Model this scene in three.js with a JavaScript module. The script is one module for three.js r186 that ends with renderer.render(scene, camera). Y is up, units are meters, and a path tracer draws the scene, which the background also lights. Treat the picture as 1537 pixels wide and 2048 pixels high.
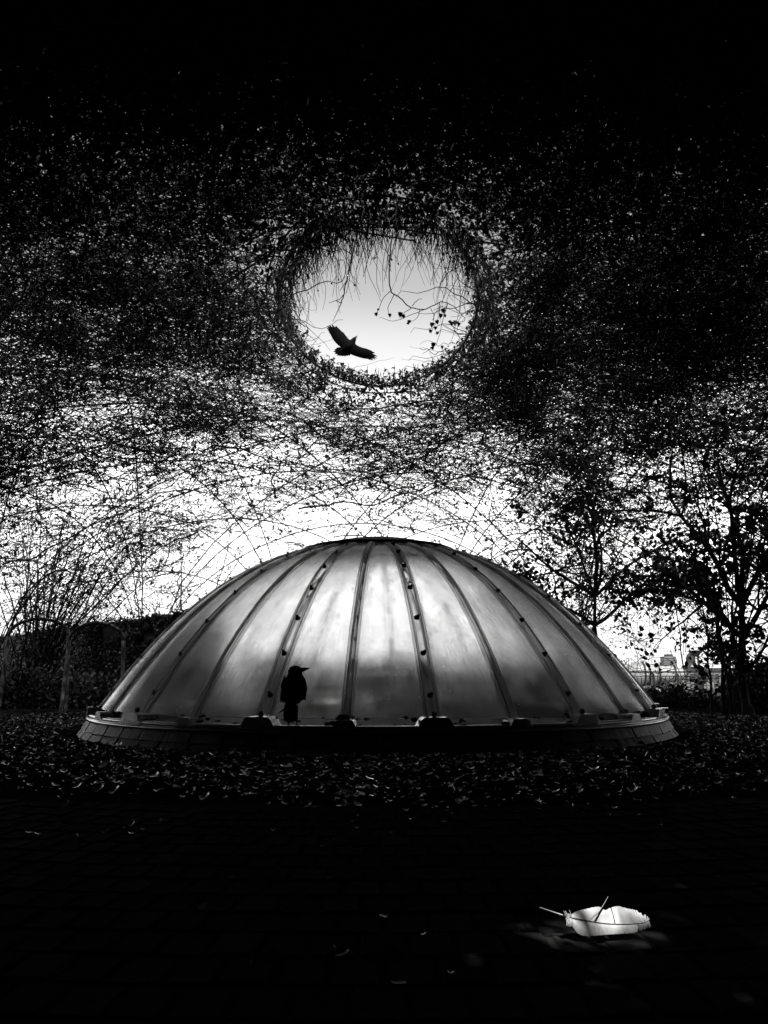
import * as THREE from 'three';

// ---------------------------------------------------------------- camera, sky, sun, exposure
const scene = new THREE.Scene();
const FOCAL = 1600, CX = 768.5, CY = 1024, PITCH = 0.1981, EYE = 0.65;
const camera = new THREE.PerspectiveCamera(2 * Math.atan(1024 / FOCAL) * 180 / Math.PI, 0.75, 0.05, 6000);
camera.position.set(0, EYE, 0);
camera.rotation.set(PITCH, 0, 0);
scene.add(camera);
const renderer = new THREE.WebGLRenderer({ antialias: true });
renderer.toneMapping = THREE.LinearToneMapping;
renderer.toneMappingExposure = 1.75;
renderer.shadowMap.enabled = true;

const clamp = (x, a = 0, b = 1) => Math.min(b, Math.max(a, x));
const lerp = (a, b, t) => a + (b - a) * t;
const smooth = (a, b, x) => { const t = clamp((x - a) / (b - a)); return t * t * (3 - 2 * t); };
const { sin, cos, PI, sqrt, abs, pow, atan2, floor, exp } = Math;
function rng(seed) { let a = seed >>> 0; return () => { a = (a + 0x6d2b79f5) | 0; let t = Math.imul(a ^ (a >>> 15), 1 | a); t = (t + Math.imul(t ^ (t >>> 7), 61 | t)) ^ t; return ((t ^ (t >>> 14)) >>> 0) / 4294967296; }; }
function hash3(x, y, z) { let h = Math.imul(x | 0, 374761393) + Math.imul(y | 0, 668265263) + Math.imul(z | 0, 2147483647 ^ 0x5bd1e995); h = Math.imul(h ^ (h >>> 13), 1274126177); return ((h ^ (h >>> 16)) >>> 0) / 4294967296; }
function noise3(x, y, z) {
  const xi = floor(x), yi = floor(y), zi = floor(z), f = (t) => t * t * (3 - 2 * t), u = f(x - xi), v = f(y - yi), w = f(z - zi);
  const L = (c) => lerp(lerp(hash3(xi, yi, zi + c), hash3(xi + 1, yi, zi + c), u), lerp(hash3(xi, yi + 1, zi + c), hash3(xi + 1, yi + 1, zi + c), u), v);
  return lerp(L(0), L(1), w);
}
function fbm(x, y, z, n = 4) { let s = 0, a = 0.5, t = 0; for (let i = 0; i < n; i++) { s += a * noise3(x, y, z); t += a; a *= 0.5; x = x * 2.03 + 7.1; y = y * 2.03 + 3.7; z = z * 2.03 + 1.3; } return s / t; }

{ // hazy sky: bright over the horizon, dark towards the zenith, faint streaky cloud
  const W = 1024, H = 512, data = new Float32Array(W * H * 4);
  const stops = [[-90, 0.6], [0, 0.5], [2, 0.68], [4, 1.05], [7, 1.5], [15, 1.45], [19, 0.85], [22, 0.56], [27, 0.33], [33, 0.18], [45, 0.08], [60, 0.06], [90, 0.05]];
  const at = (e) => { let i = 1; while (i < stops.length - 1 && stops[i][0] < e) i++; const [a, x] = stops[i - 1], [b, y] = stops[i]; return lerp(x, y, smooth(0, 1, (e - a) / (b - a)) * 0.4 + 0.6 * clamp((e - a) / (b - a))); };
  for (let j = 0; j < H; j++) {
    const el = (j + 0.5) / H * 180 - 90;
    for (let i = 0; i < W; i++) {
      const az = (i + 0.5) / W * 2 * PI, ce = cos(el * PI / 180), x = cos(az) * ce, z = sin(az) * ce, y = sin(el * PI / 180);
      const streak = fbm(x * 5 + 11, y * 34, z * 5 + 5, 4), soft = fbm(x * 3, y * 7 + 9, z * 3, 3);
      const off = ((az * 180 / PI + 90 + 3 + 540) % 360) - 180, glow = 1 + 1.8 * exp(-((off / 17) ** 2)) * smooth(22, 14, el);
      const v = at(el) * glow * lerp(1, 0.62 + 0.76 * streak, smooth(14, 1, el) * 0.85) * (0.86 + 0.28 * soft);
      const k = (j * W + i) * 4; data[k] = data[k + 1] = data[k + 2] = v; data[k + 3] = 1;
    }
  }
  const sky = new THREE.DataTexture(data, W, H, THREE.RGBAFormat, THREE.FloatType);
  sky.mapping = THREE.EquirectangularReflectionMapping; sky.magFilter = THREE.LinearFilter; sky.needsUpdate = true;
  scene.background = sky; scene.environment = sky;
}
const SUN = new THREE.Vector3(0.36, 1.36, 0.88).normalize();     // high, behind the camera and to its right
const sun = new THREE.DirectionalLight(new THREE.Color(1, 0.99, 0.97), 2.9);
sun.position.copy(SUN).multiplyScalar(60); sun.target.position.set(0, 0, 0);
sun.castShadow = true; sun.shadow.mapSize.set(4096, 4096);
Object.assign(sun.shadow.camera, { left: -30, right: 30, top: 30, bottom: -30, near: 1, far: 160 });
scene.add(sun, sun.target);

// ---------------------------------------------------------------- helpers
const V = (x = 0, y = 0, z = 0) => new THREE.Vector3(x, y, z);
const used = {};
function numbered(n) { const k = used[n] = (used[n] ?? -1) + 1; return k ? `${n}_${String(k).padStart(3, '0')}` : n; }
function tag(o, label, category, group, kind) { if (label) o.userData.label = label; if (category) o.userData.category = category; if (group) o.userData.group = group; if (kind) o.userData.kind = kind; return o; }
function thing(name, label, category, pos = V(), group) { const o = new THREE.Group(); o.name = numbered(name); o.position.copy(pos); scene.add(o); return tag(o, label, category, group); }
function mesh(name, geo, m, parent = scene) { const o = new THREE.Mesh(geo, m); o.name = parent === scene ? numbered(name) : name; o.castShadow = o.receiveShadow = true; parent.add(o); return o; }
function pixel(px, py, z) {                                       // point seen at a place of the photograph, z metres ahead of the camera
  const u = (px - CX) / FOCAL, v = (CY - py) / FOCAL, dy = sin(PITCH) + v * cos(PITCH), dz = cos(PITCH) - v * sin(PITCH), s = z / dz;
  return V(u * s, EYE + dy * s, -z);
}
class Geo {                                                       // collects triangles for one mesh
  constructor() { this.p = []; this.i = []; this.uv = []; this.c = null; }
  v(x, y, z, u = 0, w = 0) { this.p.push(x, y, z); this.uv.push(u, w); return this.p.length / 3 - 1; }
  t(a, b, c) { this.i.push(a, b, c); }
  q(a, b, c, d) { this.i.push(a, b, c, a, c, d); }
  grid(nu, nv, f) { const o = this.p.length / 3; for (let j = 0; j <= nv; j++) for (let i = 0; i <= nu; i++) { const r = f(i / nu, j / nv); this.v(r[0], r[1], r[2], r[3] ?? i / nu, r[4] ?? j / nv); } for (let j = 0; j < nv; j++) for (let i = 0; i < nu; i++) { const a = o + j * (nu + 1) + i; this.q(a, a + 1, a + nu + 2, a + nu + 1); } return this; }
  tube(pts, rad, sides = 5) {
    const o = this.p.length / 3, n = pts.length; let nx = V(0, 1, 0);
    for (let k = 0; k < n; k++) {
      const d = pts[Math.min(n - 1, k + 1)].clone().sub(pts[Math.max(0, k - 1)]).normalize();
      if (abs(d.dot(nx)) > 0.95) nx = abs(d.x) < 0.8 ? V(1, 0, 0) : V(0, 0, 1);
      nx = nx.clone().addScaledVector(d, -d.dot(nx)).normalize(); const b = d.clone().cross(nx), r = typeof rad === 'function' ? rad(k / (n - 1)) : rad;
      for (let s = 0; s < sides; s++) { const a = s / sides * 2 * PI; this.v(pts[k].x + r * (cos(a) * nx.x + sin(a) * b.x), pts[k].y + r * (cos(a) * nx.y + sin(a) * b.y), pts[k].z + r * (cos(a) * nx.z + sin(a) * b.z), s / sides, k * 0.1); }
    }
    for (let k = 0; k < n - 1; k++) for (let s = 0; s < sides; s++) { const a = o + k * sides + s, b = o + k * sides + (s + 1) % sides; this.q(a, a + sides, b + sides, b); }
    for (let s = 1; s < sides - 1; s++) { this.t(o, o + s, o + s + 1); const e = o + (n - 1) * sides; this.t(e, e + s + 1, e + s); }
    return this;
  }
  box(cx, cy, cz, sx, sy, sz, turn = 0) { const g = new THREE.BoxGeometry(sx, sy, sz); g.rotateY(turn); g.translate(cx, cy, cz); return this.add(g); }
  add(g) { const o = this.p.length / 3, P = g.attributes.position, U = g.attributes.uv; for (let k = 0; k < P.count; k++) this.v(P.getX(k), P.getY(k), P.getZ(k), U ? U.getX(k) : 0, U ? U.getY(k) : 0); if (g.index) for (const k of g.index.array) this.i.push(k + o); else for (let k = 0; k < P.count; k++) this.i.push(k + o); return this; }
  done(flat = false) {
    let g = new THREE.BufferGeometry(); g.setAttribute('position', new THREE.Float32BufferAttribute(this.p, 3)); g.setAttribute('uv', new THREE.Float32BufferAttribute(this.uv, 2)); g.setIndex(this.i);
    if (this.c) g.setAttribute('color', new THREE.Float32BufferAttribute(this.c, 3));
    if (flat) g = g.toNonIndexed(); g.computeVertexNormals(); return g;
  }
}
function curve(pts, n, amp = 0, R = null) { const c = new THREE.CatmullRomCurve3(pts); const out = c.getPoints(n); if (amp) for (let k = 1; k < out.length; k++) out[k].add(V((R() - 0.5) * amp, (R() - 0.5) * amp, (R() - 0.5) * amp)); return out; }
function tex(w, h, f, srgb = false) {
  const d = new Uint8Array(w * h * 4);
  for (let j = 0; j < h; j++) for (let i = 0; i < w; i++) { const c = f(i / w, j / h, i, j), k = (j * w + i) * 4; d[k] = clamp(c[0]) * 255; d[k + 1] = clamp(c[1] ?? c[0]) * 255; d[k + 2] = clamp(c[2] ?? c[0]) * 255; d[k + 3] = 255; }
  const t = new THREE.DataTexture(d, w, h); t.wrapS = t.wrapT = THREE.RepeatWrapping; t.magFilter = THREE.LinearFilter; if (srgb) t.colorSpace = THREE.SRGBColorSpace; t.needsUpdate = true; return t;
}
const wrap = (f, u, v, s) => { const a = (x, y) => f(x * s, y * s); const p = smooth(0.75, 1, u), q = smooth(0.75, 1, v); return lerp(lerp(a(u, v), a(u - 1, v), p), lerp(a(u, v - 1), a(u - 1, v - 1), p), q); };
const N2 = (k, n = 4) => (x, y) => fbm(x + 50, y + 50, k, n);

// ---------------------------------------------------------------- materials (black-and-white photograph: greys only)
const grey = (v, rough = 0.8, o = {}) => new THREE.MeshStandardMaterial({ color: new THREE.Color().setRGB(v, v, v), roughness: rough, ...o });
const grainTex = tex(512, 512, (u, v) => { const n = wrap(N2(3, 6), u, v, 14), m = wrap(N2(8, 5), u, v, 60); return [0.25 + 0.55 * n + 0.4 * (m - 0.5)]; });
const stainTex = tex(512, 512, (u, v) => { const n = wrap(N2(13, 5), u, v, 6), s = wrap((x, y) => fbm(x * 4 + 60, y * 0.5 + 60, 4, 4), u, v, 8), m = wrap(N2(21, 4), u, v, 90); const w = smooth(0.52, 0.62, s) * 0.5 + smooth(0.55, 0.66, n) * 0.4; return [0.32 + 0.5 * w + 0.35 * (m - 0.5)]; });
const ribTex = tex(256, 512, (u, v) => { const s = wrap((x, y) => fbm(x * 7 + 60, y * 0.6 + 60, 2, 4), u, v, 6), m = wrap(N2(29, 4), u, v, 50), b = wrap(N2(31, 4), u, v, 9); return [0.84 + 0.5 * (s - 0.5) + 0.2 * (m - 0.5) - 0.3 * smooth(0.58, 0.72, b)]; });
const M = {
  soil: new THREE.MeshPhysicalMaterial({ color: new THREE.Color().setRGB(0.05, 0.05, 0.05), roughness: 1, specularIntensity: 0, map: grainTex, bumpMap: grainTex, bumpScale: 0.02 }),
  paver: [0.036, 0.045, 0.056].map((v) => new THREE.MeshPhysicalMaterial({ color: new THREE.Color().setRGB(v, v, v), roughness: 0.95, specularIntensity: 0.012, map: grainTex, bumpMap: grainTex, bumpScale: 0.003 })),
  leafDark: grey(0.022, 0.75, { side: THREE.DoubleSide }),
  leafTree: grey(0.03, 0.6, { side: THREE.DoubleSide }),
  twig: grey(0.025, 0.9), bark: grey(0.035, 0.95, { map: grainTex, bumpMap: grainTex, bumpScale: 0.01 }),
  rod: grey(0.04, 0.6, { metalness: 0.3 }),
  rib: new THREE.MeshPhysicalMaterial({ color: new THREE.Color().setRGB(0.95, 0.95, 0.95), roughness: 0.5, transmission: 0.92, thickness: 0, map: ribTex, bumpMap: ribTex, bumpScale: 0.0015 }),
  rim: new THREE.MeshStandardMaterial({ color: new THREE.Color().setRGB(0.7, 0.7, 0.7), roughness: 0.22, metalness: 0.8, map: ribTex, bumpMap: ribTex, bumpScale: 0.002 }),
  bead: new THREE.MeshPhysicalMaterial({ color: new THREE.Color().setRGB(0.95, 0.95, 0.95), roughness: 0.45, transmission: 0.9, thickness: 0 }),
  cap: grey(0.04, 0.45, { metalness: 0.6, map: ribTex }),
  bolt: grey(0.03, 0.5, { metalness: 0.5 }),
  slate: [0.2, 0.26, 0.34].map((v) => grey(v, 0.5, { map: stainTex, bumpMap: stainTex, bumpScale: 0.004 })),
  well: grey(0.1, 0.9), moss: grey(0.015, 0.95),
  wall: grey(0.09, 0.95, { map: stainTex, bumpMap: grainTex, bumpScale: 0.01 }),
  feather: new THREE.MeshStandardMaterial({ color: 0xffffff, roughness: 0.7, vertexColors: true, side: THREE.DoubleSide }),
  quill: grey(0.62, 0.4), rachis: grey(0.07, 0.5),
  crow: new THREE.MeshPhysicalMaterial({ color: new THREE.Color().setRGB(0.005, 0.005, 0.005), roughness: 0.7, specularIntensity: 0.15 }), crowHead: grey(0.02, 0.7), beak: grey(0.008, 0.6), eye: grey(0.01, 0.1),
  steel: grey(0.06, 0.5, { metalness: 0.5 }), post: grey(0.12, 0.7),
  city: grey(0.2, 0.9), cityDark: grey(0.06, 0.9), glassDark: grey(0.04, 0.25), duct: grey(0.42, 0.45), pale: grey(0.5, 0.8),
  litter: [0.03, 0.05, 0.28].map((v) => new THREE.MeshPhysicalMaterial({ color: new THREE.Color().setRGB(v, v, v), roughness: 0.4, clearcoat: 1, clearcoatRoughness: 0.12, side: THREE.DoubleSide })),
  paleLeaf: grey(0.6, 0.35, { side: THREE.DoubleSide }), dimLeaf: grey(0.3, 0.35, { side: THREE.DoubleSide }),
};
const dirt = tex(512, 1024, (u, v) => {
  const fine = wrap(N2(41, 3), u, v, 150), blot = wrap(N2(43, 5), u, v, 7), run = wrap((x, y) => fbm(x * 6 + 60, y * 0.45 + 60, 5, 4), u, v, 9);
  const mott = wrap(N2(47, 5), u, v, 22);
  return [u < 0.016 ? 1 : 0.975 + 0.12 * (fine - 0.5) - 0.1 * smooth(0.48, 0.72, blot) - 0.06 * smooth(0.5, 0.66, mott) - 0.04 * smooth(0.5, 0.7, run)];
});
{ // clean scratches and drip marks down the sheets
  const d = dirt.image.data, R = rng(77);
  for (let k = 0; k < 70; k++) { let x = R() * 512; const y0 = R() * 1024, n = 20 + R() * R() * 240, bright = R() < 0.75, w = R() < 0.25 ? 2 : 1; for (let y = 0; y < n; y++) { x += (R() - 0.5) * 0.25; for (let q = 0; q < w; q++) { const i = (((y0 + y) & 1023) * 512 + ((x + q) & 511)) * 4; d[i] = d[i + 1] = d[i + 2] = bright ? 255 : 190; } } }
  for (let k = 0; k < 40; k++) { const x = R() * 512, y = R() * 1024, r = 1 + R() * 2; for (let a = -3; a <= 3; a++) for (let b = -3; b <= 3; b++) if (a * a + b * b < r * r) { const i = (((y + b) & 1023) * 512 + ((x + a) & 511)) * 4; d[i] = d[i + 1] = d[i + 2] = 20; } }
}
const frost = tex(512, 512, (u, v) => { const a = wrap(N2(53, 5), u, v, 8), b = wrap(N2(57, 4), u, v, 60); return [0.55 + 0.6 * smooth(0.35, 0.65, a) + 0.3 * (b - 0.5)]; });
M.pane = new THREE.MeshPhysicalMaterial({ color: new THREE.Color().setRGB(1, 1, 1), roughness: 0.17, roughnessMap: frost, metalness: 0, transmission: 1, transmissionMap: dirt, thickness: 0.008, ior: 1.42 });

// ---------------------------------------------------------------- ground: city plain far below, roof terrace at 0
const C = V(-0.07, 0, -10);                                       // axis of the glass dome and of the pergola over it
{
  const g = new Geo(); g.grid(60, 60, (u, v) => { const f = (t) => { const s = t * 2 - 1; return Math.sign(s) * (abs(s) * 30 + pow(abs(s), 6) * 3000); }; const x = f(u), z = f(v) - 12; return [x, -16, z, x * 0.1, z * 0.1]; });
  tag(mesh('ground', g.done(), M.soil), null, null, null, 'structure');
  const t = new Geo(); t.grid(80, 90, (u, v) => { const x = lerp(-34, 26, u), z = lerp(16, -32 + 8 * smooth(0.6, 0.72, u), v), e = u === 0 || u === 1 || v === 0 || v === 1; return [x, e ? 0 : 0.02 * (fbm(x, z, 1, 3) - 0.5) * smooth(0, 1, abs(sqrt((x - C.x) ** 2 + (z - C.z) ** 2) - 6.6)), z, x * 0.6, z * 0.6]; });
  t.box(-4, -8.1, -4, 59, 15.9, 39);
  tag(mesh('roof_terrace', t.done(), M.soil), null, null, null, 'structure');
}

// ---------------------------------------------------------------- glass dome
const R0 = 3.22, HR = 0.21, HD = 1.97, PW = 2.5, NR = 28, TOP = 0.95, PHI0 = -4.3 * PI / 180, STEP = 2 * PI / NR;
const domeY = (r) => HR + HD * (1 - pow(r / R0, PW));
function domeFrame(r) { const s = -HD * PW * pow(r / R0, PW - 1) / R0, n = sqrt(1 + s * s); return { y: domeY(r), nr: -s / n, ny: 1 / n }; }
const pol = (r, a, y) => [r * sin(a), y, r * cos(a)];              // angle 0 faces the camera
const dome = thing('glass_dome', 'large round ribbed dome of frosted sheets on a slate kerb', 'skylight dome', C);
{
  const tr = (t) => lerp(R0 - 0.035, TOP - 0.3, t);
  for (let k = 0; k < NR; k++) {                                  // frosted sheets, 8 mm thick, bulging a little between the ribs
    const a0 = PHI0 + k * STEP, wide0 = k % 2 ? 0.05 : 0.035, wide1 = k % 2 ? 0.035 : 0.05, g = new Geo(), nu = 8, nv = 30;
    const at = (u, v, d) => { const r = tr(v), f = domeFrame(r), s = 0.62 + 0.38 * r / R0, b0 = wide0 * s * 0.7 / r, b1 = wide1 * s * 0.7 / r, a = lerp(a0 + b0, a0 + STEP - b1, u), bulge = 0.025 * sin(u * PI) * r / R0 + d; return [...pol(r + f.nr * bulge, a, f.y + f.ny * bulge), (u - 0.5) * 0.8 + k * 0.37, v * 2.9 + k * 0.61]; };
    g.grid(nu, nv, (u, v) => at(u, v, 0.008)); g.grid(nu, nv, (u, v) => { const p = at(1 - u, v, 0); p[3] = 0.006; return p; });
    g.grid(nu, 1, (u, v) => at(1 - u, 0, v ? 0 : 0.008)); g.grid(nu, 1, (u, v) => at(u, 1, v ? 0 : 0.008)); g.grid(1, nv, (u, v) => at(0, v, u ? 0.008 : 0)); g.grid(1, nv, (u, v) => at(1, v, u ? 0 : 0.008));
    mesh('pane', g.done(), M.pane, dome);
  }
  const wideP = [[-0.078, -0.004], [-0.078, 0.02], [-0.066, 0.026], [-0.056, 0.024], [-0.05, 0.014], [-0.04, 0.026], [-0.032, 0.028], [-0.02, 0.024], [0.02, 0.024], [0.032, 0.028], [0.04, 0.026], [0.05, 0.014], [0.056, 0.024], [0.066, 0.026], [0.078, 0.02], [0.078, -0.004]];
  const slimP = [[-0.055, -0.004], [-0.055, 0.02], [-0.044, 0.027], [-0.032, 0.022], [-0.024, 0.014], [-0.016, 0.026], [0, 0.03], [0.016, 0.026], [0.024, 0.014], [0.032, 0.022], [0.044, 0.027], [0.055, 0.02], [0.055, -0.004]];
  const sweep = (P, a) => {
    const g = new Geo(), n = 44;
    for (let j = 0; j < P.length - 1; j++) g.grid(1, n, (u, v) => { const r = lerp(R0 + 0.02, 0.72, v), f = domeFrame(r), s = 0.62 + 0.38 * r / R0, [w, h] = u ? P[j + 1] : P[j], rr = r + f.nr * h, x = w * s; return [rr * sin(a) + x * cos(a), f.y + f.ny * h, rr * cos(a) - x * sin(a), (j + u) * 0.06, v * 2.4 + a]; });
    return g.done();
  };
  const boltG = new Geo();
  { const b = new THREE.CapsuleGeometry(0.014, 0.03, 3, 8); b.rotateZ(PI / 2); b.translate(0, 0.02, 0); boltG.add(b); const w = new THREE.CylinderGeometry(0.024, 0.026, 0.012, 10); boltG.add(w); }
  const boltGeo = boltG.done();
  for (let k = 0; k < NR; k++) {
    const a = PHI0 + k * STEP, isWide = k % 2 === 1;
    const rib = mesh('rib', sweep(isWide ? wideP : slimP, a), M.rib, dome);
    const along = (w, h) => { const pts = []; for (let j = 0; j <= 40; j++) { const r = lerp(R0 + 0.02, 0.8, j / 40), f = domeFrame(r), s = 0.62 + 0.38 * r / R0, rr = r + f.nr * h; pts.push(V(rr * sin(a) + w * s * cos(a), f.y + f.ny * h, rr * cos(a) - w * s * sin(a))); } return pts; };
    for (const s of [-1, 1]) { mesh('edge_bead', new Geo().tube(along(s * (isWide ? 0.038 : 0.012), 0.03), 0.009, 8).done(), M.bead, rib); mesh('gasket', new Geo().tube(along(s * (isWide ? 0.051 : 0.0245), 0.02), 0.0036, 5).done(), M.bolt, rib); }
    if (isWide) for (const r of [3.06, 2.79, 2.5, 2.17, 1.83, 1.48, 1.16]) {
      const f = domeFrame(r), b = mesh('bolt', boltGeo, M.bolt, rib); b.position.set(...pol(r + f.nr * 0.026, a, f.y + f.ny * 0.026));
      b.quaternion.setFromUnitVectors(V(0, 1, 0), V(f.nr * sin(a), f.ny, f.nr * cos(a)).normalize()); b.rotateY(a * 0.2 + 0.5);
    }
    const sw = isWide ? 0.17 : 0.105, sh = isWide ? 0.085 : 0.065, sg = new Geo();        // cast shoe at the foot of each rib
    const prof = [[-sw * 1.15, 0], [-sw * 0.86, 0.014], [-sw * 0.68, sh * 0.8], [-sw * 0.55, sh], [sw * 0.55, sh], [sw * 0.68, sh * 0.8], [sw * 0.86, 0.014], [sw * 1.15, 0]];
    const P3 = (x, y, r) => { const th = a + x / R0; return [r * sin(th), HR - 0.004 + y, r * cos(th)]; };
    sg.grid(prof.length - 1, 1, (u, v) => P3(...prof[Math.round(u * (prof.length - 1))], v ? R0 - 0.06 : R0 + 0.11));
    sg.grid(prof.length - 1, 1, (u, v) => { const p = prof[Math.round(u * (prof.length - 1))]; return P3(p[0], v ? p[1] : -0.01, R0 + 0.11); });
    sg.grid(prof.length - 1, 1, (u, v) => { const p = prof[Math.round(u * (prof.length - 1))]; return P3(p[0], v ? -0.01 : p[1], R0 - 0.06); });
    mesh('rib_shoe', sg.done(true), M.rim, dome);
    if (isWide) { const hg = new THREE.IcosahedronGeometry(0.028, 0); const b = mesh('bolt', hg, M.bolt, dome); b.position.set(...pol(R0 + 0.03, a, HR + 0.1)); }
  }
  const ring = (pts, seg = 168) => new THREE.LatheGeometry(pts.map(([r, y]) => new THREE.Vector2(r, y)), seg);
  mesh('rim_gutter', ring([[R0 - 0.09, HR - 0.05], [R0 - 0.09, HR - 0.006], [R0 + 0.055, HR - 0.012], ...[...Array(11).keys()].map((k) => { const q = PI * (1.05 - k * 0.13); return [R0 + 0.078 + 0.024 * cos(q), HR - 0.006 + 0.022 * sin(q)]; }), [R0 + 0.1, HR - 0.03], [R0 + 0.115, HR - 0.034], [R0 + 0.115, HR - 0.055], [R0 + 0.03, HR - 0.06]]), M.rim, dome);
  mesh('kerb_core', ring([[R0 - 0.1, 0.2], [R0 + 0.02, 0.165], [R0 + 0.1, 0.02], [R0 + 0.16, -0.02]]), M.moss, dome);
  mesh('skylight_well', ring([[0.01, 0.03], [R0 - 0.16, 0.03], [R0 - 0.1, 0.2]]), M.well, dome);
  // slate slabs round the kerb, two courses
  const course = (n, r0, y0, r1, y1, seed, name, lift) => {
    const R = rng(seed);
    for (let k = 0; k < n; k++) {
      const a = (k + R() * 0.12) / n * 2 * PI, da = 2 * PI / n * 0.965, g = new Geo(), o = (R() - 0.5) * 0.008 + lift, tilt = (R() - 0.5) * 0.01, cut = R() * 0.012, th = 0.016;
      const pt = (u, v, d) => { const t = a + da * u, r = lerp(r0, r1, v), y = lerp(y0, y1, v) + (v ? cut * (u - 0.5) : 0), q = o + d + tilt * (u - 0.5); return [...pol(r + q * 0.85, t, y + q * 0.5), u * 0.33 + k * 0.21, v * 0.2 + k * 0.13]; };
      g.grid(2, 2, (u, v) => pt(u * 0.96 + 0.02, v * 0.94 + 0.02, th)); const e = [[0, 0], [1, 0], [1, 1], [0, 1], [0, 0]];
      for (let q = 0; q < 4; q++) g.grid(1, 1, (u, v) => { const x = lerp(e[q][0], e[q + 1][0], u), y = lerp(e[q][1], e[q + 1][1], u); return v ? pt(x * 0.96 + 0.02, y * 0.94 + 0.02, th) : pt(x, y, 0); });
      mesh(name, g.done(true), M.slate[floor(R() * 3)], dome);
    }
  };
  course(64, R0 + 0.07, 0.168, R0 + 0.135, 0.052, 5, 'slate_tile', 0.006); course(64, R0 + 0.125, 0.062, R0 + 0.2, -0.03, 6, 'slate_tile', -0.004);
  // collar and lid on top
  const up = (r, d) => domeY(r) + d;
  mesh('collar', ring([[0.92, up(0.92, 0.03)], [0.96, up(0.96, 0.062)], [0.9, up(0.9, 0.07)], [0.7, up(0.7, 0.07)], [0.56, up(0.56, 0.05)]], 84), M.cap, dome);
  const lid = mesh('lid', ring([[0.5, -0.002], [0.6, -0.004], [0.63, 0.008], [0.62, 0.026], [0.45, 0.062], [0.22, 0.082], [0.001, 0.087]].map(([r, y]) => [r, HR + HD + 0.025 + y]), 64), M.cap, dome);
  { const g = new Geo().tube(curve([V(0.07, HR + HD + 0.08, 0.02), V(0.075, HR + HD + 0.11, 0.02), V(0.08, HR + HD + 0.14, 0.02)], 4), (t) => 0.022 * (1 - t) + 0.004, 6); mesh('finial', g.done(), M.cap, lid);
    const t = new THREE.TorusGeometry(0.026, 0.006, 6, 14); t.rotateY(0.4); t.translate(-0.44, HR + HD + 0.085, 0.05); mesh('lifting_eye', t, M.cap, lid); }
  // moss and rotting leaves caught along the foot of the sheets
  const R = rng(91), mg = new Geo();
  for (let k = 0; k < 1500; k++) {
    const a = R() * 2 * PI, near = abs(((a - PHI0) / STEP) % 1 - 0.5) * 2; if (R() > 0.25 + 0.75 * near * near) continue;
    const s = 0.008 + R() * R() * 0.03 * (0.5 + near), b = new THREE.IcosahedronGeometry(s, 0); b.scale(1.4, 0.7, 1); b.rotateY(R() * 6); const r = R0 + 0.045 - R() * 0.09; b.translate(...pol(r, a, Math.max(HR - 0.01, domeY(Math.min(r, R0))) + s * 0.35)); mg.add(b);
  }
  tag(mesh('moss', mg.done(true), M.moss, dome), null, null, null, 'stuff');
}

// ---------------------------------------------------------------- pergola: steel rods bent into a round cage with an opening over the dome
const RC = 12.2, HC = 5.34;
const cageY = (r) => HC * sqrt(Math.max(0, 1 - pow(r / RC, 2.6)));
const cage = (r, a, d = 0) => V(C.x + r * sin(a), cageY(r) + d, C.z - r * cos(a));   // angle 0 is the far side
const HA = 1.25, HB = 2.46;                                        // half axes of the opening
const hole = (x, v) => sqrt(((x - 0.06) / HA) ** 2 + (v / HB) ** 2);
{
  const per = thing('pergola', 'round cage of thin crossing steel rods carrying the vine over the dome', 'pergola', V());
  const NF = 20, D = 2 * PI / NF, f0 = 24.4 * PI / 180;
  for (let i = 0; i < NF; i++) for (const k of [2, 3, 4, 5]) {
    const a0 = f0 + i * D, am = a0 + k * D / 2, pts = [], n = 36;
    for (let j = 0; j <= n; j++) { const a = a0 + k * D * j / n, r = RC * pow(cos(k * D / 2) / cos(a - am), 3); pts.push(cage(Math.min(r, RC * 0.9999), a)); }
    mesh('rod', new Geo().tube(pts, 0.0145, 5).done(), M.rod, per);
  }
  for (const [r, w] of [[1.04, 0.02], [1.16, 0.012]]) { const pts = []; for (let j = 0; j <= 60; j++) { const t = j / 60 * 2 * PI, x = HA * r * cos(t), v = HB * r * sin(t); pts.push(V(C.x + x, cageY(sqrt(x * x + v * v)), C.z - v)); } mesh('ring_rod', new Geo().tube(pts, w, 6).done(), M.rod, per); }
  for (const [x0, v0, x1, v1] of [[-1.5, -2.3, 1.6, -2.28], [-1.9, -2.75, 0.4, -2.0], [-0.6, -2.5, 1.5, -1.9], [-1.9, -1.0, -0.3, -2.7]]) { const pts = []; for (let j = 0; j <= 10; j++) { const x = lerp(x0, x1, j / 10), v = lerp(v0, v1, j / 10); pts.push(V(C.x + x, cageY(sqrt(x * x + v * v)) - 0.03, C.z - v)); } mesh('rod', new Geo().tube(pts, 0.012, 5).done(), M.rod, per); }
}

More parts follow.
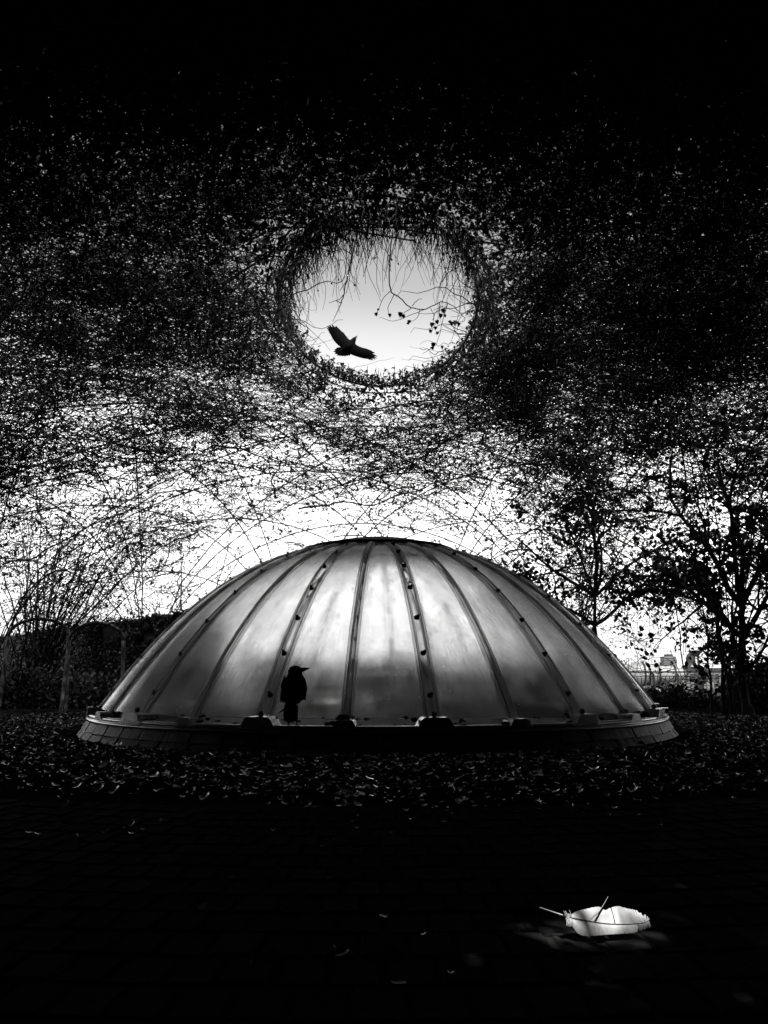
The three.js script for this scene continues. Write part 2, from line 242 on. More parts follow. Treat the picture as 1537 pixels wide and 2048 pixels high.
// ---------------------------------------------------------------- leaves
function leafShape(g, o, ax, up, len, wid, fold = 0.25, lobes = true) {           // a folded, pointed, slightly lobed leaf
  const sd = ax.clone().cross(up).normalize(), P = (t, w, h) => { const p = o.clone().addScaledVector(ax, t * len).addScaledVector(sd, w * wid).addScaledVector(up, h * len); return g.v(p.x, p.y, p.z, w + 0.5, t); };
  const st = lobes ? [[0.02, 0.12], [0.2, 0.5], [0.34, 0.33], [0.55, 0.38], [0.72, 0.2]] : [[0.03, 0.1], [0.3, 0.4], [0.6, 0.42], [0.82, 0.22]];
  const mid = [P(0, 0, 0), ...st.map(([t]) => P(t, 0, -0.12 * t * t)), P(1, 0, -0.16)];
  for (const s of [-1, 1]) { const e = [mid[0], ...st.map(([t, w]) => P(t, s * w, fold * w - 0.12 * t * t)), mid.at(-1)]; for (let k = 0; k < e.length - 1; k++) { if (s > 0) g.q(mid[k], e[k], e[k + 1], mid[k + 1]); else g.q(mid[k], mid[k + 1], e[k + 1], e[k]); } }
}
const unit = (R) => { const z = R() * 2 - 1, a = R() * 2 * PI, s = sqrt(1 - z * z); return V(s * cos(a), z, s * sin(a)); };
function sprig(seed, n, size, spread) { const R = rng(seed), g = new Geo(); for (let k = 0; k < n; k++) { const d = unit(R), o = unit(R).multiplyScalar(spread * R()); o.y *= 0.6; const up = unit(R); up.addScaledVector(d, -up.dot(d)).normalize(); const s = size * (0.6 + 0.7 * R()); leafShape(g, o, d, up, s, s * 0.85, 0.3, false); } return g.done(); }
function tangle(seed, n, half, r0) {                                // a flat tangle of bare winding stems
  const R = rng(seed), g = new Geo();
  for (let k = 0; k < n; k++) {
    let p = V((R() - 0.5) * 2 * half, (R() - 0.5) * 0.4, (R() - 0.5) * 2 * half), a = R() * 2 * PI, w = (R() - 0.5) * 1.2; const pts = [p.clone()], m = 5 + floor(R() * 6), st = 0.06 + R() * 0.07;
    for (let j = 0; j < m; j++) { w += (R() - 0.5) * 1.3; w *= 0.8; a += w * 0.55; p = p.clone().add(V(cos(a) * st, (R() - 0.52) * 0.13, sin(a) * st)); pts.push(p); }
    const r = r0 * (0.5 + R() * R() * 1.1); g.tube(pts, (t) => r * (1 - 0.6 * t), 3);
  }
  return g.done();
}
function scatter(name, geos, m, list, label, category) {            // list of matrices dealt to the variants; one group, kind stuff
  const root = new THREE.Group(); root.name = numbered(name); scene.add(root); tag(root, label, category, null, 'stuff');
  geos.forEach((g, q) => { const mine = list.filter((_, k) => k % geos.length === q); if (!mine.length) return; const im = new THREE.InstancedMesh(g, m, mine.length); im.name = name + '_mass'; im.castShadow = im.receiveShadow = true; tag(im, null, null, null, 'stuff'); mine.forEach((x, k) => im.setMatrixAt(k, x)); root.add(im); });
  return root;
}
const FEATHER = pixel(1200, 1848, 2.06), toSun = SUN;
const sunOff = (p) => { const d = p.clone().sub(FEATHER); d.addScaledVector(toSun, -d.dot(toSun)); return d; };
const sunGap = (p) => sunOff(p).length();
const inBeam = (p, pad) => { const d = sunOff(p), x = d.x; return (x / (0.15 + pad)) ** 2 + (d.lengthSq() - x * x) / (0.055 + pad) ** 2 < 1; };
{
  const R = rng(2024), arc = [[0, 0]]; let L = 0; const NT = 400;
  for (let k = 1; k <= NT; k++) { const r0 = RC * sqrt((k - 1) / NT), r1 = RC * sqrt(k / NT); const d = sqrt((r1 - r0) ** 2 + (cageY(r1) - cageY(r0)) ** 2) * (r0 + r1) / 2; L += d; arc.push([r1, L]); }
  const total = L * 2 * PI;                                          // area of the cage
  const pick = () => { const x = R() * L; let a = 0, b = NT; while (b - a > 1) { const m = (a + b) >> 1; arc[m][1] < x ? a = m : b = m; } return lerp(arc[a][0], arc[b][0], R()); };
  // how thickly the vine has grown: heavy on the near half and the right, thin on the far left
  const mass = (r, a) => {
    const x = r * sin(a), v = r * cos(a), y = cageY(r), h = hole(x, v);
    const edge = h + 0.16 * (fbm(x * 2.5, v * 2.5, 3, 3) - 0.5);
    if (edge < 1.0) return 0;
    const far = smooth(-1.5, 9, v), right = smooth(-2.5, 5.5, x);
    let m = lerp(1.0, lerp(0.27, 0.22, right) + 0.13 * smooth(4.5, 8, -x), pow(far, 0.65));
    m *= lerp(1, lerp(0.66, 0.98, smooth(-1.5, 3, x)), smooth(-4.6, -0.8, v));
    m += 0.16 * exp(-((h - 1.12) ** 2) / 0.012);
    const n = 0.55 + 0.9 * fbm(x * 0.55 + 3, v * 0.55, 1.7, 3), c = smooth(0.3, 0.6, fbm(x * 1.6 + 9, v * 1.6, 5, 3)) * 1.5;
    m *= lerp(1, n * lerp(1, c, 0.5), smooth(-3.5, 0.8, v));
    m *= lerp(1, 0.3, smooth(7.5, 9.5, v) * smooth(6, 3, abs(x + 0.6)));
    if (y < 2.6 && v > 0) m *= lerp(smooth(0.6, 2.6, y) * 0.5 + 0.1, 1, right * 0.05);
    return m;
  };
  const place = (n, gap, flat, thick, more) => {
    const out = [], q = new THREE.Quaternion(), q2 = new THREE.Quaternion(), m4 = new THREE.Matrix4();
    for (let k = 0; k < n; k++) {
      const r = pick(), a = R() * 2 * PI, roll = R(), v = r * cos(a), s0 = 0.55 + 0.4 * R() + 0.55 * R() * R(); if (roll > mass(r, a) * more(v, r * sin(a))) continue;
      const p = cage(r, a); const e = 0.02, nr = -(cageY(r + e) - cageY(Math.max(0, r - e))) / (2 * e), nn = V(nr * sin(a), 1, -nr * cos(a)).normalize();
      p.addScaledVector(nn, (R() - 0.35) * thick * lerp(1, 0.45, smooth(-2, 4, v))); const near = sunGap(p); if (p.y < 0.05 || (flat ? near < gap : near < 0.66)) continue;
      if (p.distanceTo(camera.position) < 1.9 || (flat && hole(r * sin(a), v) < 1.42)) continue;
      q.setFromUnitVectors(V(0, 1, 0), flat ? nn : unit(R)); q2.setFromAxisAngle(V(0, 1, 0), R() * 2 * PI); const s = s0 * (flat ? 1 : lerp(2.0, 1, smooth(-7.5, -3.3, v)));
      out.push(m4.clone().compose(p, q.clone().multiply(q2), V(s, s, s)));
    }
    return out;
  };
  const stems = place(34000, 1.0, true, 0.3, (v, x) => lerp(0.4, 1, smooth(-4, 0, v)) * lerp(1, 0.95, smooth(1, 4, v))); console.log('tangles', stems.length);
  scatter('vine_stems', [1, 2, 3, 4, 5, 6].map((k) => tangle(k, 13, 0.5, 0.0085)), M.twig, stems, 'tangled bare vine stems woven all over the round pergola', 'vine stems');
  { // long winding canes that run through the tangle
    const g = new Geo();
    for (let k = 0; k < 300; k++) {
      let r = 2 + 10 * sqrt(R()), a = (R() - 0.5) * 2 * PI, w = R() * 2 * PI; const pts = [], n = 18 + floor(R() * 26);
      for (let j = 0; j < n; j++) { w += (R() - 0.5) * 0.9; const x = r * sin(a) + cos(w) * 0.17, v = r * cos(a) + sin(w) * 0.17; r = Math.min(12.15, sqrt(x * x + v * v)); a = atan2(x, v); const c = cage(r, a); if (hole(x, v) < 1.08 || sunGap(c) < 0.32) break; pts.push(cage(r, a, -0.06 + 0.16 * (fbm(k, j * 0.3, 2, 2) - 0.5))); }
      if (pts.length > 5) { const q = 0.009 + 0.015 * R() * R(); g.tube(pts, (s) => q * (1 - 0.6 * s), 4); }
    }
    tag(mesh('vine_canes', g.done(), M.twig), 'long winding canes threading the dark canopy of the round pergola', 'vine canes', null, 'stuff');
  }
  const lv = place(640000, 0.3, false, 0.5, (v, x) => lerp(1, 0.21, smooth(-5.6, -1, v)) * lerp(0.8, 1, smooth(-2.5, 2, x - 0.25 * v))); console.log('sprigs', lv.length, 'area', total);
  { // small leaves close round the one gap that lets the sun through to the feather
    let t = 1; while (FEATHER.y + t * toSun.y < cageY(Math.hypot(FEATHER.x + t * toSun.x - C.x, FEATHER.z + t * toSun.z - C.z))) t += 0.02;
    const mid = FEATHER.clone().addScaledVector(toSun, t), q = new THREE.Quaternion(), X = V(1, 0, 0).addScaledVector(toSun, -toSun.x).normalize(), Y = toSun.clone().cross(X);
    for (let k = 0; k < 11000; k++) { const a = R() * 2 * PI, d = 1.05 * sqrt(R()), p = mid.clone().addScaledVector(X, d * cos(a)).addScaledVector(Y, d * sin(a)).addScaledVector(toSun, (R() - 0.5) * 0.6), s = 0.55 + 0.4 * R(); if (inBeam(p, 0.05 * s)) continue; q.setFromUnitVectors(V(0, 1, 0), unit(R)); lv.push(new THREE.Matrix4().compose(p, q, V(s, s, s))); }
  }
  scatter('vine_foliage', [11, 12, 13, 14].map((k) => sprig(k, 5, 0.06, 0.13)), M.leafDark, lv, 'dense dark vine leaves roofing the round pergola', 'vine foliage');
}
// ---------------------------------------------------------------- hanging shoots round the opening
const rimAt = (t, k = 1) => { const x = 0.06 + HA * k * sin(t), v = -HB * k * cos(t); return V(C.x + x, cageY(sqrt(x * x + v * v)), C.z - v); };   // t = 0 is the near edge
{
  const R = rng(404), g = new Geo();
  for (let k = 0; k < 1000; k++) {
    const t = (R() + R() + R() - 1.5) * 2.0, near = cos(t), p0 = rimAt(t, 0.97 + R() * 0.2), pts = [p0]; let d = V((R() - 0.5) * 0.7, -0.6, (R() - 0.5) * 0.5), p = p0;
    const len = (0.2 + R() * R() * 0.95) * lerp(0.4, 1, smooth(-0.7, 0.5, near)), n = 7;
    for (let j = 0; j < n; j++) { d = d.clone().add(V((R() - 0.5) * 0.8, -0.28, (R() - 0.5) * 0.6)).normalize(); p = p.clone().addScaledVector(d, len / n); pts.push(p); }
    const r = 0.0034 + R() * 0.0042; g.tube(pts, (s) => r * (1 - 0.65 * s), 3);
    for (let q = 0; q < 2; q++) if (R() < 0.6) { const b = pts[2 + floor(R() * 4)], e = b.clone().add(V((R() - 0.5) * 0.16, -0.02 - R() * 0.14, (R() - 0.5) * 0.1)); g.tube([b, b.clone().lerp(e, 0.5).add(V((R() - 0.5) * 0.03, 0.01, 0)), e], 0.0025, 3); if (R() < 0.25) leafShape(g, e, V(R() - 0.5, -1, R() - 0.5).normalize(), unit(R), 0.03, 0.025, 0.3, false); }
  }
  for (let k = 0; k < 260; k++) {                                    // stubby shoots standing up along the far edge
    const t = PI + (R() + R() - 1) * 1.7, p = rimAt(t, 1 + R() * 0.08), e = p.clone().add(V((R() - 0.5) * 0.22, 0.06 + R() * R() * 0.3, (R() - 0.5) * 0.2));
    g.tube([p, p.clone().lerp(e, 0.5).add(V((R() - 0.5) * 0.07, 0, 0)), e], 0.0055, 3); for (let q = 0; q < 3; q++) leafShape(g, p.clone().lerp(e, R()), unit(R), V(0, 1, 0), 0.07, 0.05, 0.3, false);
  }
  tag(mesh('hanging_shoots', g.done(), M.twig), 'fringe of thin bare shoots around the rim of the canopy opening', 'vine shoots', null, 'stuff');
}
{
  const t = thing('forked_twig', 'bare forked twig hanging into the opening above the flying bird', 'twig', pixel(716, 462, 8.0));
  const q = (x, y, z = 8) => pixel(x, y, z).sub(t.position), R = rng(5);
  mesh('stem', new Geo().tube(curve([q(716, 462), q(703, 520, 7.95), q(694, 562), q(687, 590), q(683, 606)], 14, 0.012, R), (s) => 0.009 - 0.004 * s, 6).done(), M.twig, t);
  for (const p of [[[683, 606], [676, 622], [666, 643]], [[683, 606], [672, 601], [658, 626 - 20]], [[687, 590], [681, 598], [667, 623 - 20]], [[695, 560], [688, 600 - 30], [680, 600 - 18]]]) mesh('branchlet', new Geo().tube(p.map(([x, y]) => q(x, y)), (s) => 0.0055 - 0.003 * s, 5).done(), M.twig, t);
}
{
  const t = thing('leafy_branch', 'thin drooping branch with a few dark leaves inside the canopy opening', 'branch', pixel(786, 460, 8.1));
  const q = (x, y, z = 8.1) => pixel(x, y, z).sub(t.position), R = rng(6);
  mesh('stem', new Geo().tube(curve([q(786, 460), q(781, 520), q(781, 580), q(800, 596), q(824, 615), q(852, 618), q(880, 604), q(896, 606), q(918, 622)], 40, 0.012, R), (s) => 0.008 - 0.0035 * s, 6).done(), M.twig, t);
  for (const p of [[[781, 582], [765, 600], [756, 622], [750, 632]], [[790, 588], [776, 618], [780, 634]], [[824, 615], [806, 628], [802, 640]], [[840, 618], [836, 634], [820, 645]], [[852, 618], [826, 628], [788, 642], [760, 634]], [[862, 616], [868, 632], [866, 652]], [[880, 604], [878, 630], [862, 668]], [[896, 606], [886, 640], [880, 668], [872, 692]], [[896, 606], [890, 624]], [[870, 690], [857, 700], [845, 708]], [[824, 612], [836, 600], [845, 598]], [[918, 622], [930, 640], [912, 646]], [[866, 640], [874, 622], [886, 612]]]) mesh('branchlet', new Geo().tube(curve(p.map(([x, y]) => q(x, y)), 9, 0.008, R), (s) => 0.0042 - 0.0022 * s, 4).done(), M.twig, t);
  for (const [x, y, s] of [[752, 630, 0.045], [758, 622, 0.035], [779, 632, 0.045], [801, 629, 0.06], [806, 634, 0.05], [820, 645, 0.05], [815, 650, 0.03], [866, 650, 0.06], [862, 664, 0.045], [874, 645, 0.05], [885, 622, 0.06], [882, 632, 0.055], [889, 634, 0.04], [868, 690, 0.06], [864, 698, 0.045], [884, 696, 0.04], [876, 668, 0.04], [905, 648, 0.055], [912, 646, 0.06], [918, 650, 0.045], [899, 646, 0.04], [872, 658, 0.04]]) {
    const g = new Geo(), o = q(x, y - 5, 8.1 + (R() - 0.5) * 0.06); leafShape(g, o, V((R() - 0.5) * 0.9, -1, (R() - 0.5) * 0.4).normalize(), V((R() - 0.5) * 0.8, 0.2, 1).normalize(), s, s * 1.1, 0.3); mesh('leaf', g.done(), M.leafDark, t);
  }
}
// ---------------------------------------------------------------- crows
function blade(g, base, tip, w, up, th = 0.004, bend = 0) {          // one feather: a thin lens-shaped blade with a rounded tip
  const d = tip.clone().sub(base), L = d.length(); d.normalize(); const sd = d.clone().cross(up).normalize(), n = sd.clone().cross(d), wd = [0.2, 0.72, 1, 1, 0.92, 0.62, 0.12];
  for (const s of [1, -1]) g.grid(2, 6, (u, v) => { const x = (u - 0.5) * (s > 0 ? 1 : -1), k = Math.round(v * 6), b = bend * sin(v * PI), p = base.clone().addScaledVector(d, v * L).addScaledVector(sd, x * w * wd[k]).addScaledVector(n, s * th * (1 - 4 * x * x) + b); return [p.x, p.y, p.z, u, v]; });
}
function loft(g, secs, seg = 18, bump = 0) {                         // sections [centre, radius across, radius deep, axis across, axis deep]
  g.grid(seg, secs.length - 1, (u, v) => { const k = Math.round(v * (secs.length - 1)), [c, a, b, X, Z] = secs[k], t = u * 2 * PI, f = 1 + bump * (noise3(cos(t) * 3 + 9, k * 1.3, sin(t) * 3 + 9) - 0.5); return [c.x + f * (cos(t) * a * X.x + sin(t) * b * Z.x), c.y + f * (cos(t) * a * X.y + sin(t) * b * Z.y), c.z + f * (cos(t) * a * X.z + sin(t) * b * Z.z), u, v * 3]; });
}
{ // flying, seen from below; local axes: x right, y up the picture, z towards the camera
  const t = thing('flying_crow', 'black bird gliding with spread wings in the bright canopy opening', 'bird', pixel(702.3, 695, 10.9));
  t.lookAt(camera.position); const K = 0.000722, P = (x, y, z = 0) => V((x - 790) * K, (720 - y) * K, z * K), g = new Geo();
  const axis = (x, y) => V(x, y, 0).normalize();
  const spine = [[600, 790, 4, 3], [650, 765, 52, 38], [700, 735, 82, 62], [750, 695, 96, 78], [790, 655, 92, 74], [825, 605, 66, 58], [846, 572, 47, 46], [862, 546, 38, 38], [878, 526, 22, 22], [886, 516, 3, 3]];
  const fine = []; for (let k = 0; k < spine.length - 1; k++) for (let j = 0; j < 3; j++) fine.push(spine[k].map((x, q) => lerp(x, spine[k + 1][q], j / 3))); fine.push(spine.at(-1));
  loft(g, fine.map(([x, y, a, b], k) => { const p = fine[Math.max(0, k - 1)], n = fine[Math.min(fine.length - 1, k + 1)], d = axis(n[0] - p[0], -(n[1] - p[1])); return [P(x, y, -10), a * K, b * K, V(-d.y, d.x, 0), V(0, 0, 1)]; }), 18);
  const wing = (lead, trail, fingers, zf) => {                       // wing membrane of overlapping feathers, then the separated outer primaries
    const L = new THREE.CatmullRomCurve3(lead.map(([x, y], k) => P(x, y, zf(k / (lead.length - 1))))), T = new THREE.CatmullRomCurve3(trail.map(([x, y], k) => P(x, y, zf(k / (trail.length - 1)) - 14)));
    for (const s of [1, -1]) g.grid(26, 8, (u, v) => { const a = L.getPoint(u), b = T.getPoint(u), w = s > 0 ? v : 1 - v, p = a.lerp(b, w), rag = w > 0.99 ? 0.012 * abs(sin(u * 40)) : 0; p.z += s * 0.013 * (1 - u * 0.75) * sqrt(Math.max(0, w * (1 - w))) * 1.6 + 0.012 * sin(w * PI); p.y += rag * 0.6; return [p.x, p.y, p.z, u, w]; });
    for (const [b, e, w] of fingers) { const z = zf(1); blade(g, P(...b, z - 4), P(...e, z + 10), w * K, V(0, 0, 1), 0.003); }
  };
  wing([[800, 590], [770, 577], [700, 505], [640, 430], [600, 402], [545, 350], [492, 305]], [[760, 790], [640, 750], [560, 705], [470, 625], [400, 525], [355, 430], [345, 395]], [[[500, 400], [490, 298], 46], [[470, 390], [410, 278], 44], [[440, 390], [345, 284], 40], [[430, 400], [308, 306], 36], [[425, 420], [296, 342], 32], [[420, 440], [322, 388], 30], [[430, 470], [345, 428], 34]], (s) => -120 * s - 30 * sin(s * PI));
  wing([[815, 600], [868, 640], [920, 678], [1000, 712], [1105, 738], [1150, 755], [1215, 778]], [[740, 840], [790, 862], [860, 888], [950, 915], [1030, 935], [1100, 944], [1160, 950]], [[[1130, 800], [1272, 818], 40], [[1140, 820], [1322, 888], 34], [[1140, 840], [1314, 928], 32], [[1135, 860], [1284, 948], 32], [[1125, 875], [1238, 968], 34], [[1105, 880], [1186, 960], 40]], (s) => 150 * s + 40 * sin(s * PI));
  for (const [x, y] of [[498, 738], [462, 768], [443, 806], [462, 846], [508, 880], [560, 890], [612, 897], [668, 900], [722, 892], [772, 880]]) blade(g, P(700, 770, -12), P(x, y, -30), 74 * K, V(0, 0, 1), 0.003);
  mesh('body', g.done(), M.crow, t);
  const bk = new Geo(); loft(bk, [[P(868, 538, -6), 27 * K, 25 * K, V(0.72, -0.6, 0).normalize(), V(0, 0, 1)], [P(886, 520, -6), 20 * K, 19 * K, V(0.7, -0.7, 0).normalize(), V(0, 0, 1)], [P(904, 500, -6), 10 * K, 10 * K, V(0.7, -0.7, 0).normalize(), V(0, 0, 1)], [P(922, 484, -6), 1 * K, 1 * K, V(0.7, -0.7, 0).normalize(), V(0, 0, 1)]], 10);
  mesh('beak', bk.done(), M.beak, t);
}
{ // perched on the dome's rim with its back to the camera, head turned to the right
  const t = thing('perched_crow', 'dark bird perched on the dome rim, back turned and beak to the right', 'bird', pixel(585, 1449, 6.7));
  t.rotation.x = -0.2; const K = 0.00071, P = (x, y, z = 0) => V((x - 775) * K, (985 - y) * K, z), g = new Geo(), X = V(1, 0, 0), Z = V(0, 0, 1);
  const prof = [[780, 765, 8, 8, -0.015], [778, 735, 70, 62, -0.018], [778, 690, 108, 92, -0.015], [781, 630, 146, 118, -0.008], [783, 570, 142, 124, 0], [784, 510, 132, 118, 0], [783, 465, 122, 104, -0.004], [782, 435, 100, 88, -0.01], [780, 412, 84, 76, -0.014], [778, 390, 84, 76, -0.018], [776, 365, 82, 76, -0.02], [777, 340, 75, 70, -0.022], [780, 320, 55, 52, -0.022], [786, 308, 24, 24, -0.022], [788, 304, 2, 2, -0.022]];
  const fine = []; for (let k = 0; k < prof.length - 1; k++) for (let j = 0; j < 2; j++) fine.push(prof[k].map((x, q) => lerp(x, prof[k + 1][q], j / 2))); fine.push(prof.at(-1));
  loft(g, fine.map(([x, y, a, b, z]) => [P(x, y, z), a * K, b * K, X, Z]), 30, 0.09);
  const R = rng(12);
  for (let k = 0; k < 170; k++) { const a = R() * 2 * PI, y = 320 + R() * 320, i = Math.min(fine.length - 1, Math.max(0, fine.findIndex((f) => f[1] <= y))), f = fine[i], p = P(f[0] + cos(a) * f[2] * 0.97, y, f[4] + sin(a) * f[3] * K * 0.97), n = V(cos(a), 0.15, sin(a)); blade(g, p, p.clone().add(V(cos(a) * 0.004, -(0.014 + 0.022 * smooth(330, 560, y)), sin(a) * 0.004)), 0.009 + 0.012 * smooth(330, 560, y), n, 0.0015); }
  mesh('body', g.done(), M.crow, t);
  for (const s of [-1, 1]) {                                         // folded wings
    const w = new Geo(), ox = (x) => 780 + s * x;
    for (let k = 0; k < 9; k++) { const q = k / 8, b = P(ox(lerp(104, 40, q)), lerp(470, 520, q), 0.045 + 0.035 * q), e = P(ox(lerp(s < 0 ? 146 : 138, 30, q)), lerp(s < 0 ? 748 : 722, 800, q * q), 0.055 + 0.02 * q); blade(w, b, e, 0.046, V(s * (0.8 - 0.5 * q), 0.1, 0.6), 0.005, 0.004); }
    for (let k = 0; k < 14; k++) { const q = R(), b = P(ox(lerp(118, 30, q)), 440 + R() * 60, 0.055 + 0.03 * q), e = P(ox(lerp(150, 40, q)), 560 + R() * 70, 0.066 + 0.026 * q); blade(w, b, e, 0.03, V(s * (0.8 - 0.5 * q), 0.1, 0.6), 0.004, 0.004); }
    mesh('wing', w.done(), M.crow, t);
  }
  const tl = new Geo(); for (let k = -3; k <= 3; k++) blade(tl, P(752 + k * 8, 690, 0.03), P(756 + k * 22, 985 - abs(k) * 9, 0.05 - abs(k) * 0.004), 0.05, V(k * 0.08, 0, 1), 0.003);
  blade(tl, P(700, 800, 0.02), P(608, 868, 0.02), 0.012, Z, 0.002); mesh('tail', tl.done(), M.crow, t);
  const bk = new Geo(); loft(bk, [[P(838, 356, -0.03), 34 * K, 26 * K, V(0, 1, 0), Z], [P(866, 352, -0.03), 27 * K, 20 * K, V(0, 1, 0), Z], [P(905, 340, -0.03), 17 * K, 13 * K, V(0, 1, 0), Z], [P(932, 334, -0.03), 8 * K, 7 * K, V(0, 1, 0), Z], [P(954, 328, -0.03), 1 * K, 1 * K, V(0, 1, 0), Z]], 12); mesh('beak', bk.done(), M.beak, t);
  { const e = new THREE.SphereGeometry(0.006, 10, 8); e.translate(...P(826, 345, -0.055).toArray()); mesh('eye', e, M.eye, t); }
  for (const s of [-1, 1]) { const l = new Geo().tube([P(775 + s * 45, 770, -0.02), P(775 + s * 48, 880, -0.015), P(775 + s * 48, 975, -0.02)], 0.007, 6); for (const a of [-0.5, 0, 0.5, PI]) l.tube([P(775 + s * 48, 975, -0.02), P(775 + s * 48 + sin(a) * 25, 978, -0.02 - cos(a) * 0.03), P(775 + s * 48 + sin(a) * 45, 985, -0.02 - cos(a) * 0.05)], (q) => 0.006 - 0.003 * q, 5); mesh('leg', l.done(), M.beak, t); }
}
// ---------------------------------------------------------------- white feather, propped on its edge
{
  const B = pixel(1165, 1874, 1), dB = B.clone().sub(camera.position); B.copy(camera.position).addScaledVector(dB, (0.048 - EYE) / dB.y);
  const t = thing('white_feather', 'large white feather with a split vane lying on the dark pavers', 'feather', B);
  const S = 0.955 * -B.z / FOCAL / 4.8, lean = 1.0, E2 = V(0, sin(lean), -cos(lean)), N = V(0, cos(lean), sin(lean));
  const P = (x, y, h = 0) => V((x - 600) * S, 0, 0).addScaledVector(E2, (652 - y) * S * 0.95).addScaledVector(N, h);
  const bow = (x) => 0.012 * (1 - ((x - 750) / 520) ** 2);
  const rach = new THREE.CatmullRomCurve3([[440, 462], [530, 494], [610, 513], [680, 526], [830, 547], [1000, 550], [1100, 542], [1200, 528], [1246, 505]].map(([x, y]) => P(x, y, bow(x))));
  const R = rng(31);
  const edge = (pts) => { const c = new THREE.CatmullRomCurve3(pts.map(([x, y]) => V(x, y, 0))); return (s) => c.getPoint(s); };
  const vane = (name, E, n, splits, down, gz) => {
    const g = new Geo(); g.c = []; n = 230;
    for (let k = 0; k < n; k++) {
      const s = k / (n - 1), a = rach.getPoint(0.03 + 0.95 * s), e = E(s), gap = splits.find(([x, w]) => abs(s - x) < w); if (gap) continue;
      const hh = bow(e.x) + (R() - 0.5) * 0.0012 + gz, jag = 5 + 24 * smooth(0.5, 1, s) * (R() < 0.5 ? 1 : 0.3), b = P(e.x + (R() - 0.6) * jag * 1.4, e.y + (R() - 0.5) * jag * 0.7, hh - 0.006), mid = a.clone().lerp(b, 0.5).addScaledVector(N, 0.004 + (R() - 0.5) * 0.0006), dir = rach.getTangent(0.03 + 0.95 * s), w = 0.0027, tone = 0.78 + 0.1 * R();
      const col = (p) => { const q = fbm(p.x * 40 + 9, p.y * 40 + 5, 3, 3); return tone * (1 - 0.38 * smooth(0.5, 0.64, q)); };
      const o = g.p.length / 3; [a, mid, b].forEach((p, j) => { for (const d of [-1, 1]) { const v = p.clone().addScaledVector(dir, d * w * [0.6, 0.6, 0.38][j]); g.v(v.x, v.y, v.z, d, j / 2); const c = col(v); g.c.push(c, c, c); } });
      for (let j = 0; j < 2; j++) { const q = o + j * 2; g.q(q, q + 1, q + 3, q + 2); }
    }
    mesh(name, g.done(), M.feather, t);
  };
  vane('vane', edge([[520, 470], [545, 445], [600, 420], [690, 400], [800, 384], [850, 415], [900, 395], [980, 375], [1060, 392], [1130, 402], [1205, 438], [1275, 482]]), 150, [[0.408, 0.012], [0.56, 0.006], [0.80, 0.005], [0.86, 0.01], [0.905, 0.014], [0.945, 0.009]], false, 0);
  vane('vane', edge([[510, 540], [535, 580], [570, 630], [620, 648], [740, 645], [860, 634], [960, 628], [1060, 618], [1130, 598], [1200, 575], [1268, 545]]), 150, [[0.3, 0.004], [0.8, 0.008], [0.88, 0.008], [0.94, 0.01]], true, 0);
  { const g = new Geo(); g.c = []; for (let k = 0; k < 70; k++) { const a = P(470 + R() * 60, 470 + R() * 30, bow(500)), e = a.clone().addScaledVector(V(1, 0, 0), -(0.001 + R() * 0.006)).addScaledVector(E2, (R() - 0.62) * 0.034).addScaledVector(N, (R() - 0.3) * 0.012); g.tube([a, a.clone().lerp(e, 0.5).addScaledVector(N, 0.002), e], 0.0006, 3); } while (g.c.length < g.p.length) g.c.push(0.8); mesh('down', g.done(), M.feather, t); }
  { const g = new Geo(); g.c = []; const pts = [[680, 520], [720, 486], [780, 440], [830, 382], [885, 308]].map(([x, y], k) => P(x, y, bow(x) + 0.003 * k)); g.tube(pts, (s) => 0.0011 - 0.0006 * s, 4); while (g.c.length < g.p.length) g.c.push(0.55); mesh('loose_barb', g.done(), M.feather, t); }
  mesh('quill', new Geo().tube(curve([P(235, 385, 0.004), P(340, 428, 0.008), P(440, 462, bow(440)), P(500, 484, bow(500) + 0.001)], 12), (s) => 0.0013 + 0.0007 * s, 7).done(), M.quill, t);
  mesh('rachis', new Geo().tube(rach.getPoints(40).map((p) => p.addScaledVector(N, 0.0012)), (s) => 0.0017 * (1 - 0.7 * s), 6).done(), M.rachis, t);
}
